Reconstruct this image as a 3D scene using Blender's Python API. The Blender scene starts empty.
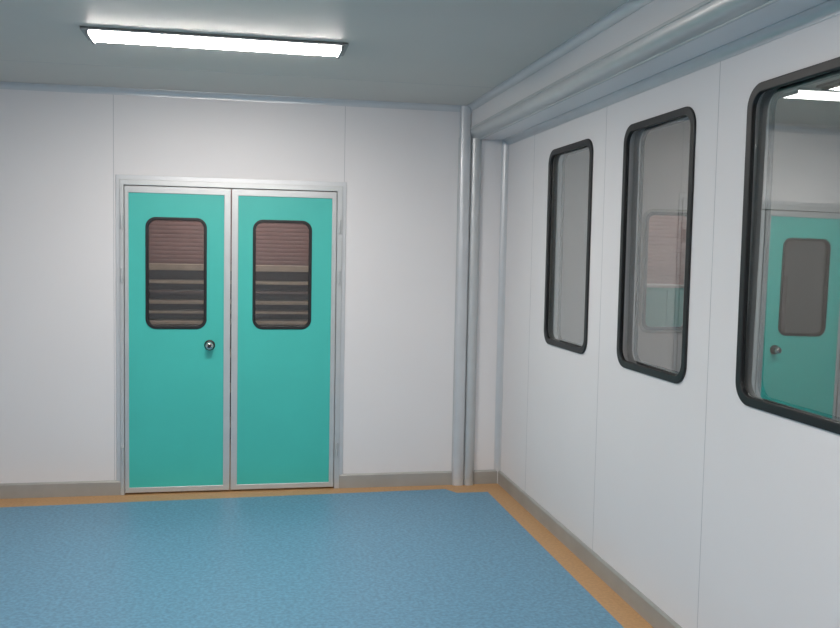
import bpy, bmesh, math
from mathutils import Matrix, Vector
sc=bpy.context.scene
sc.view_settings.view_transform='Standard'
sc.view_settings.look='None'
XR=2.63; H=2.695; XL=-2.3; YB=-9.0; W=1.4528
XC=5.4; YC=2.4   # outer corridor limits

def lin(c):
    return tuple(((v/255)/12.92 if v/255<=.04045 else ((v/255+.055)/1.055)**2.4) for v in c)+(1,)
def mat(name,rgb,rough=.5,metal=0,noise=0,scale=40,bump=0,bscale=200,spec=.5,detail=3):
    m=bpy.data.materials.new(name); m.use_nodes=True; n=m.node_tree; b=n.nodes['Principled BSDF']
    b.inputs['Roughness'].default_value=rough; b.inputs['Metallic'].default_value=metal
    b.inputs['Specular IOR Level'].default_value=spec
    c=lin(rgb); tc=n.nodes.new('ShaderNodeTexCoord')
    nz=n.nodes.new('ShaderNodeTexNoise'); nz.inputs['Scale'].default_value=scale; nz.inputs['Detail'].default_value=detail
    n.links.new(tc.outputs['Object'],nz.inputs['Vector'])
    r=n.nodes.new('ShaderNodeValToRGB'); r.color_ramp.elements[0].position=.35; r.color_ramp.elements[1].position=.65
    r.color_ramp.elements[0].color=tuple(v*(1-noise) for v in c[:3])+(1,)
    r.color_ramp.elements[1].color=tuple(min(1,v*(1+noise)) for v in c[:3])+(1,)
    n.links.new(nz.outputs['Fac'],r.inputs['Fac']); n.links.new(r.outputs['Color'],b.inputs['Base Color'])
    if bump:
        n2=n.nodes.new('ShaderNodeTexNoise'); n2.inputs['Scale'].default_value=bscale
        n.links.new(tc.outputs['Object'],n2.inputs['Vector'])
        bp=n.nodes.new('ShaderNodeBump'); bp.inputs['Strength'].default_value=bump; bp.inputs['Distance'].default_value=.002
        n.links.new(n2.outputs['Fac'],bp.inputs['Height']); n.links.new(bp.outputs['Normal'],b.inputs['Normal'])
    return m
def emis(name,rgb,s):
    m=bpy.data.materials.new(name); m.use_nodes=True; n=m.node_tree; n.nodes.clear()
    e=n.nodes.new('ShaderNodeEmission'); e.inputs[0].default_value=lin(rgb); e.inputs[1].default_value=s
    o=n.nodes.new('ShaderNodeOutputMaterial'); n.links.new(e.outputs[0],o.inputs[0]); return m
def glass(name,refl,tint):
    m=bpy.data.materials.new(name); m.use_nodes=True; n=m.node_tree; n.nodes.clear()
    t=n.nodes.new('ShaderNodeBsdfTransparent'); t.inputs[0].default_value=tint
    g=n.nodes.new('ShaderNodeBsdfGlossy'); g.inputs['Roughness'].default_value=.0; g.inputs[0].default_value=(.97,1,.99,1)
    mx=n.nodes.new('ShaderNodeMixShader')
    lw=n.nodes.new('ShaderNodeLayerWeight'); lw.inputs['Blend'].default_value=.5
    ma=n.nodes.new('ShaderNodeMath'); ma.operation='MULTIPLY_ADD'; ma.inputs[1].default_value=.25; ma.inputs[2].default_value=refl; ma.use_clamp=True
    n.links.new(lw.outputs['Facing'],ma.inputs[0]); n.links.new(ma.outputs[0],mx.inputs[0])
    n.links.new(t.outputs[0],mx.inputs[1]); n.links.new(g.outputs[0],mx.inputs[2])
    o=n.nodes.new('ShaderNodeOutputMaterial'); n.links.new(mx.outputs[0],o.inputs[0]); return m

M_wall=mat('white_panel',(225,223,224),.45,noise=.008,scale=1.5,bump=.04,bscale=60)
M_ceil=mat('grey_ceiling_panel',(204,201,195),.5,noise=.015,scale=1.2)
M_alu=mat('anodised_aluminium',(196,199,200),.36,metal=.45,noise=.02,scale=8)
M_cove=mat('cove_aluminium',(204,207,210),.34,metal=.35,noise=.02,scale=8)
M_alud=mat('baseboard_aluminium',(168,167,163),.45,metal=.3,noise=.05,scale=6)
M_teal=mat('teal_laminate',(66,187,177),.45,noise=.02,scale=3)
M_rub=mat('black_rubber',(16,17,20),.45)
M_blue=mat('blue_vinyl',(94,141,168),.42,noise=.18,scale=55,bump=.15,bscale=300,detail=8)
M_tan=mat('tan_vinyl',(182,142,98),.45,noise=.08,scale=60)
M_seam=mat('seam_sealant',(184,185,188),.7)
M_chrome=mat('polished_steel',(210,210,210),.15,metal=1)
M_house=mat('lamp_housing',(150,150,150),.5,metal=.3)
M_corr=mat('corridor_paint',(190,192,190),.7,noise=.04,scale=2)
M_pink=mat('shutter_pinkish',(150,114,108),.6,noise=.08,scale=12)
M_board=mat('rack_board',(186,166,146),.6,noise=.1,scale=10)
M_rdark=mat('rack_dark',(118,96,92),.7)
M_em=emis('lamp_diffuser',(255,248,242),67)
M_em2=emis('added_corridor_glow',(255,250,245),9)  # glow of the lamp added in the side corridor
M_em3=emis('added_store_glow',(255,246,238),24)  # glow of the lamps added beyond the back wall
M_glass=glass('window_glass',.19,(.93,.95,.95,1))
M_glass2=glass('window_glass_clear',.05,(.95,.96,.96,1))
M_glassd=glass('door_glass',.06,(.90,.90,.92,1))

def link(ob,parent=None):
    sc.collection.objects.link(ob)
    if parent is not None: ob.parent=parent
    return ob
def empty(name,loc=(0,0,0)):
    e=bpy.data.objects.new(name,None); e.empty_display_size=.1; sc.collection.objects.link(e); return e
def finish(bm,name,m,parent=None,bevel=0,smooth=False):
    bmesh.ops.recalc_face_normals(bm,faces=bm.faces[:])
    me=bpy.data.meshes.new(name); bm.to_mesh(me); bm.free()
    me.materials.append(m)
    if smooth:
        for p in me.polygons: p.use_smooth=True
        try: me.set_sharp_from_angle(angle=math.radians(40))
        except Exception: pass
    ob=bpy.data.objects.new(name,me); link(ob,parent)
    if bevel:
        b=ob.modifiers.new('b','BEVEL'); b.width=bevel; b.segments=3; b.limit_method='ANGLE'; b.angle_limit=math.radians(50)
    return ob
def box(name,x0,x1,y0,y1,z0,z1,m,parent=None,bevel=0):
    bm=bmesh.new(); bmesh.ops.create_cube(bm,size=1)
    for v in bm.verts:
        v.co=Vector(((x0+x1)/2+v.co.x*(x1-x0),(y0+y1)/2+v.co.y*(y1-y0),(z0+z1)/2+v.co.z*(z1-z0)))
    return finish(bm,name,m,parent,bevel)
def rrect(u0,u1,v0,v1,r,n=10):
    if r<=0: return [(u0,v0),(u1,v0),(u1,v1),(u0,v1)]
    pts=[]
    for cx,cy,a in ((u1-r,v0+r,-90),(u1-r,v1-r,0),(u0+r,v1-r,90),(u0+r,v0+r,180)):
        for i in range(n+1):
            t=math.radians(a+90*i/n); pts.append((cx+r*math.cos(t),cy+r*math.sin(t)))
    return pts
BACK=lambda u,v,w:(u,-w,v)
RIGHT=lambda u,v,w:(XR-w,u,v)
def plate(name,outer,holes,w0,w1,mp,m,parent=None,bevel=0):
    bm=bmesh.new(); es=[]
    for loop in [outer]+holes:
        vs=[bm.verts.new((u,v,w0)) for u,v in loop]
        for i in range(len(vs)): es.append(bm.edges.new((vs[i],vs[(i+1)%len(vs)])))
    bmesh.ops.triangle_fill(bm,use_beauty=True,use_dissolve=False,edges=es)
    r=bmesh.ops.extrude_face_region(bm,geom=bm.faces[:])
    for v in [g for g in r['geom'] if isinstance(g,bmesh.types.BMVert)]: v.co.z=w1
    for v in bm.verts: v.co=Vector(mp(*v.co))
    return finish(bm,name,m,parent,bevel)
def prism(name,pts,axis,a,b,m,parent=None,smooth=True):
    # pts: axis 'x' -> (y,z); 'y' -> (x,z); 'z' -> (x,y)
    def P(p,t):
        return {'x':(t,p[0],p[1]),'y':(p[0],t,p[1]),'z':(p[0],p[1],t)}[axis]
    bm=bmesh.new()
    A=[bm.verts.new(P(p,a)) for p in pts]; B=[bm.verts.new(P(p,b)) for p in pts]
    n=len(pts)
    for i in range(n): bm.faces.new((A[i],A[(i+1)%n],B[(i+1)%n],B[i]))
    bm.faces.new(A[::-1]); bm.faces.new(B)
    return finish(bm,name,m,parent,0,smooth)
def cove(cx,cy,sx,sy,r,n=8,lip=.006):
    pts=[(cx,cy),(cx+sx*(r+lip),cy),(cx+sx*(r+lip),cy+sy*.004)]
    ox,oy=cx+sx*(r+.004),cy+sy*(r+.004)
    for i in range(n+1):
        t=math.radians(90*i/n); pts.append((ox-sx*r*math.sin(t),oy-sy*r*math.cos(t)))
    pts+=[(cx+sx*.004,cy+sy*(r+lip)),(cx,cy+sy*(r+lip))]
    return pts

# ---------- room shell ----------
box('floor',XL-.1,XC+.1,YB-.1,YC+.1,-.1,0,M_tan)
f=bpy.data.objects['floor']
bl=[(XL+.15,YB+.15),(2.482,YB+.15),(2.482,-.235),(2.26,-.235),(2.2,-.125),(-.7,-.225),(XL+.15,-.235)]
bm=bmesh.new(); vs=[bm.verts.new((x,y,0.0005)) for x,y in bl]; bm.faces.new(vs)
r=bmesh.ops.extrude_face_region(bm,geom=bm.faces[:])
for g in r['geom']:
    if isinstance(g,bmesh.types.BMVert): g.co.z=.002
finish(bm,'blue_vinyl_sheet',M_blue,f)
box('ceiling',XL-.1,XC+.1,YB-.1,YC+.1,H,H+.1,M_ceil)
c=bpy.data.objects['ceiling']
for i,y in enumerate((-.75,-3.15,-5.55)):
    box('seam_%d'%i,XL,XR,y-.0015,y+.0015,H-.0006,H+.01,M_seam,c)

# back wall with door opening (u = x, v = z)
outer=[(XL,0),(0,0),(0,2.1),(W,2.1),(W,0),(XC,0),(XC,H),(XL,H)]
CW=(3.70,4.08,1.12,2.0)
wb=plate('wall_back',outer,[rrect(CW[0]+.01,CW[1]-.01,CW[2]+.01,CW[3]-.01,.05)],0,-.08,BACK,M_wall)
for i,(x,z0) in enumerate(((-.047,0),(1.472,0),(-1.25,0))):
    box('seam_%d'%i,x-.0018,x+.0018,-.0008,.002,z0,H,M_seam,wb)
# right wall with window openings
wins=[(-1.634,-.928),(-2.754,-2.044),(-3.862,-3.152),(-4.97,-4.26)]
ZB,ZT=1.122,2.299
holes=[rrect(a+.012,b-.012,ZB+.012,ZT-.012,.075) for a,b in wins]
wr=plate('wall_right',[(YB,0),(0,0),(0,H),(YB,H)],holes,0,-.08,RIGHT,M_wall)
for i,y in enumerate((-.62,-1.80,-2.93,-4.06,-5.2,-6.4)):
    box('seam_%d'%i,XR-.0006,XR+.002,y-.0016,y+.0016,0,H-.25,M_seam,wr)
box('wall_left',XL-.08,XL,YB,.0,0,H,M_wall)
box('wall_rear',XL-.08,XR+.08,YB-.08,YB,0,H,M_wall)
box('wall_corridor_right',XC,XC+.08,YB,YC,0,H,M_corr)
box('wall_corridor_back',XL-.08,XC+.08,YC,YC+.08,0,H,M_corr)
box('wall_corridor_left',XL-.08,XL,.08,YC,0,H,M_corr)
box('wall_corridor_end',XR+.08,XC,YB-.08,YB,0,H,M_corr)

# baseboards
def bbprof(h=.1,t=.012):
    return [(0,.0),(t,.0),(t,h-.012),(t*.4,h),(0,h)]
bb=empty('baseboard_back')
for i,(a,b) in enumerate(((XL,-.008),(W+.008,2.275),(2.437,XR))):
    prism('strip_%d'%i,[(-p,z) for p,z in bbprof()],'x',a,b,M_alud,bb,False)
bb=empty('baseboard_right')
prism('strip',[(XR-p,z) for p,z in bbprof()],'y',YB,-.012,M_alud,bb,False)
bb=empty('baseboard_left')
prism('strip',[(XL+p,z) for p,z in bbprof()],'y',YB,-.012,M_alud,bb,False)

# coves
t=empty('trim_1'); prism('cornice_back',cove(0,H,-1,-1,.035),'x',XL,2.36,M_cove,t)
t=empty('trim_2'); prism('cornice_left',cove(XL,H,1,-1,.035),'y',YB,0,M_cove,t)
t=empty('trim_3'); prism('corner_cove',cove(XR,0,-1,-1,.035),'z',0,2.48,M_cove,t)

# ceiling beam / duct boxing
BX=2.355; BZ=2.475
bmroot=empty('ceiling_beam')
pts=[(XR,H),(BX,H),(BX,BZ+.055),(BX+.002,BZ+.05),(BX+.05,BZ+.002),(BX+.055,BZ),(XR,BZ)]
prism('boxing',pts,'y',YB,0,M_wall,bmroot,False)
cp=[(BX+.075,BZ+.07),(BX-.009,BZ+.07),(BX-.009,BZ+.058),(BX-.004,BZ+.056)]
for i in range(9):
    a=math.radians(180+90*i/8); cp.append((BX+.046+.05*math.cos(a),BZ+.046+.05*math.sin(a)))
cp+=[(BX+.058,BZ-.004),(BX+.060,BZ-.009),(BX+.075,BZ-.009),(BX+.075,BZ+.01)]
prism('corner_profile',cp,'y',YB,-.001,M_alu,bmroot)
prism('cove_top',cove(BX,H,-1,-1,.032),'y',YB,-.001,M_cove,bmroot)
prism('cove_wall',cove(XR,BZ,-1,-1,.035),'y',YB,-.001,M_cove,bmroot)

# corner post
post=empty('corner_post')
def half(cx,r,n=16,d=1.0):
    return [(cx-r,0)]+[(cx-r*math.cos(math.pi*i/n),-.010-d*math.sin(math.pi*i/n)**.6) for i in range(n+1)]+[(cx+r,0)]
prism('profile_left',half(2.319,.041,d=.030),'z',0,H-.002,M_cove,post)
prism('profile_right',half(2.397,.034,d=.034),'z',0,BZ+.0,M_alu,post)
box('flange',2.273,2.44,-.006,0,0,BZ,M_alu,post)

# ---------- door ----------
fr=empty('trim_4')
fl,fw=.018,.028
def frame_u():
    return [(-.008,0),(fl,0),(fl,2.1-fw),(W-fw,2.1-fw),(W-fw,0),(W+.008,0),(W+.008,2.108),(-.008,2.108)]
plate('door_frame',frame_u(),[],-.09,.018,BACK,M_alu,fr,.003)
a=.034
plate('architrave',[(-a,0),(-.004,0),(-.004,2.104),(W+.004,2.104),(W+.004,0),(W+a,0),(W+a,2.104+a),(-a,2.104+a)],[],0,.008,BACK,M_cove,fr,.002)
zb,zt=1.121,1.867
mid=.711
def leaf(name,x0,x1,hx0,hx1,hinge,bl_,br_):
    d=empty(name); g=.003; x0+=g;x1-=g; z0,z1=.012,2.1-fw-.004
    inner=rrect(x0+bl_,x1-br_,z0+.035,z1-.045,0)
    plate('aluminium_edge',rrect(x0,x1,z0,z1,0),[inner],-.035,.010,BACK,M_alu,d,.003)
    hole=rrect(hx0+.012,hx1-.012,zb+.012,zt-.012,.055)
    plate('leaf_panel',rrect(x0+bl_-.004,x1-br_+.004,z0+.031,z1-.041,0),[hole],-.03,.004,BACK,M_teal,d)
    plate('window_gasket',rrect(hx0,hx1,zb,zt,.068),[rrect(hx0+.02,hx1-.02,zb+.02,zt-.02,.05)],-.02,.012,BACK,M_rub,d,.004)
    plate('window_pane',rrect(hx0+.014,hx1-.014,zb+.014,zt-.014,.055),[],-.016,-.012,BACK,M_glassd,d)
    for i,z in enumerate((.28,1.48,1.83)):
        bm=bmesh.new(); bmesh.ops.create_cone(bm,cap_ends=True,segments=16,radius1=.009,radius2=.009,depth=.09)
        bmesh.ops.translate(bm,verts=bm.verts,vec=(hinge,-.024,z)); finish(bm,'hinge_%d'%i,M_alu,d,0,True)
    return d
d1=leaf('door_1',fl,mid,.1543,.5516,.006,.026,.044)
d2=leaf('door_2',mid,W-fw,.8551,1.2538,W-.012,.044,.032)
def lathe(name,prof,loc,m,parent):
    bm=bmesh.new(); n=28; rings=[]
    for r,w in prof:
        rings.append([bm.verts.new((loc[0]+r*math.cos(2*math.pi*i/n),loc[1]-w,loc[2]+r*math.sin(2*math.pi*i/n))) for i in range(n)])
    for A,B in zip(rings,rings[1:]):
        for i in range(n): bm.faces.new((A[i],A[(i+1)%n],B[(i+1)%n],B[i]))
    bm.faces.new(rings[0]); bm.faces.new(rings[-1][::-1])
    return finish(bm,name,m,parent,0,True)
kx,kz=.572,1.012
lathe('knob_rosette',[(.036,.0),(.036,.006),(.032,.010),(.014,.012),(.012,.03)],(kx,-.004,kz),M_rub,d1)
lathe('knob',[(.011,.026),(.016,.034),(.024,.042),(.027,.054),(.025,.064),(.018,.070),(.002,.072)],(kx,-.004,kz),M_chrome,d1)
lathe('knob_cylinder',[(.012,.0),(.012,.004),(.002,.0045)],(kx,-.0745,kz),M_rub,d1)

# ---------- windows ----------
tilt=[(0,0),(-.026,.0),(-.009,.008),(0,0)]
for i,(a,b) in enumerate(wins):
    w=empty('window_%d'%(i+1))
    plate('gasket',rrect(a,b,ZB,ZT,.088),[rrect(a+.034,b-.034,ZB+.034,ZT-.034,.062)],-.010,.010,RIGHT,M_rub,w,.004)
    th,le=tilt[i]
    u=(b-a)/2-.02; v=(ZT-ZB)/2-.02
    p=plate('pane',rrect(-u,u,-v,v,.06),[],-.0005,.0005,lambda U,V,Wd:(-Wd,U,V),M_glass2 if i==1 else M_glass,w)
    p.location=(XR+.016,(a+b)/2,(ZB+ZT)/2); p.rotation_euler=(0,le,th)
    plate('gasket_outer',rrect(a,b,ZB,ZT,.088),[rrect(a+.03,b-.03,ZB+.03,ZT-.03,.062)],-.09,-.075,RIGHT,M_rub,w,.004)

# corridor window in the back partition
w=empty('window_5'); a,b,c0,c1=CW
plate('gasket',rrect(a,b,c0,c1,.06),[rrect(a+.026,b-.026,c0+.026,c1-.026,.045)],-.02,.01,BACK,M_rub,w,.003)
plate('frame',rrect(a-.02,b+.02,c0-.02,c1+.02,.075),[rrect(a,b,c0,c1,.06)],0,.008,BACK,M_alud,w,.002)
plate('pane',rrect(a+.014,b-.014,c0+.014,c1-.014,.05),[],-.016,-.012,BACK,M_glass2,w)
# ---------- ceiling lights ----------
def lamp(name,x0,x1,y0,y1,me):
    e=empty(name); z1=H-.014
    sec=[(y0-.012,H),(y0-.02,z1+.006),(y0-.018,z1),(y1+.018,z1),(y1+.02,z1+.006),(y1+.012,H)]
    prism('housing',sec,'x',x0-.035,x1+.035,M_house,e,False)
    for k,(a,b) in enumerate(((x0-.014,x0),(x1,x1+.014))):
        box('end_cap_%d'%k,a,b,y0-.002,y1+.002,z1-.020,z1+.004,M_house,e,.003)
    n=10; yc=(y0+y1)/2; hw=(y1-y0)/2-.004
    pts=[(yc-hw*math.cos(math.pi*i/n),z1-.004-.014*math.sin(math.pi*i/n)) for i in range(n+1)]
    pts=[(yc-hw,z1+.002)]+pts+[(yc+hw,z1+.002)]
    prism('diffuser',pts,'x',x0,x1,me,e)
lamp('ceiling_light',.070,1.266,-1.68,-1.47,M_em)
lamp('ceiling_light',.075,1.285,-4.62,-4.41,M_em)  # unseen, added behind the camera to even out the room light
lamp('ceiling_light',.075,1.285,-7.42,-7.21,M_em)  # unseen too, added further back for the same fill
lamp('added_corridor_light',4.06,5.26,-1.28,-1.06,M_em2)  # added: lights the corridor, stands in for the ceiling light's reflection in the glass
lamp('added_corridor_light',.2,1.3,1.0,1.2,M_em3)  # added, unseen: brightens what shows through the door panes
lamp('added_corridor_light',3.9,4.9,1.0,1.2,M_em3)  # added, unseen: brightens the view through the corridor window

# ---------- beyond the doors ----------
sh=empty('roller_shutter')
x0,x1=-.6,5.25; y=1.9
for k in range(66):
    z=.02+k*.036
    prism('slat_%d'%k,[(y,z),(y-.003,z+.004),(y-.005,z+.018),(y-.003,z+.032),(y,z+.0355)],'x',x0,x1,M_pink,sh,False)
box('guide_left',x0-.05,x0,y-.04,y+.02,0,2.45,M_alud,sh); box('guide_right',x1,x1+.05,y-.04,y+.02,0,2.45,M_alud,sh)
rk=empty('storage_rack')
yr0,yr1=1.5,1.75
for k,(z,h,m) in enumerate(((.15,.05,M_board),(.45,.05,M_board),(.75,.05,M_board),(1.03,.03,M_board),(1.12,.02,M_board),(1.20,.03,M_board),(1.29,.02,M_rdark),(1.37,.025,M_board),(1.48,.05,M_board))):
    box('shelf_%d'%k,-.45,3.6,yr0,yr1,z,z+h,m,rk,.003)
box('back_sheet',-.45,3.6,yr1,yr1+.01,.0,1.53,M_rdark,rk)
for k,x in enumerate((-.45,.7,2.26,3.565)):
    for j,yy in enumerate((yr0-.005,yr1-.03)):
        box('post_%d_%d'%(k,j),x,x+.035,yy,yy+.035,0,1.56,M_rdark,rk)
cb=empty('storage_cabinet')
box('body',3.96,4.36,.55,.95,.08,1.42,M_teal,cb,.008)
box('top',3.95,4.37,.54,.96,1.42,1.44,M_alu,cb,.003)
box('plinth',3.98,4.34,.58,.92,0,.08,M_rdark,cb)
box('door_left',3.968,4.157,.538,.55,.10,1.40,M_teal,cb,.004)
box('door_right',4.163,4.352,.538,.55,.10,1.40,M_teal,cb,.004)
box('handle_left',4.14,4.15,.515,.54,.7,.84,M_chrome,cb,.003)
box('handle_right',4.17,4.18,.515,.54,.7,.84,M_chrome,cb,.003)

# ---------- world + camera ----------
w=bpy.data.worlds.new('w'); sc.world=w; w.use_nodes=True
w.node_tree.nodes['Background'].inputs[0].default_value=(.5,.55,.6,1); w.node_tree.nodes['Background'].inputs[1].default_value=.2
yaw,pitch,roll=.1930,-.0675,.0193
fv=Vector((math.sin(yaw)*math.cos(pitch),math.cos(yaw)*math.cos(pitch),math.sin(pitch)))
r=Vector((math.cos(yaw),-math.sin(yaw),0)); u=r.cross(fv)
r2=r*math.cos(roll)+u*math.sin(roll); u2=u*math.cos(roll)-r*math.sin(roll)
cd=bpy.data.cameras.new('camera'); cam=bpy.data.objects.new('camera',cd); sc.collection.objects.link(cam)
cam.matrix_world=Matrix(((r2.x,u2.x,-fv.x,.802),(r2.y,u2.y,-fv.y,-6.2347),(r2.z,u2.z,-fv.z,1.661),(0,0,0,1)))
cd.sensor_width=36; cd.sensor_fit='HORIZONTAL'; cd.lens=900.36/840*36; cd.clip_start=.05
sc.camera=cam
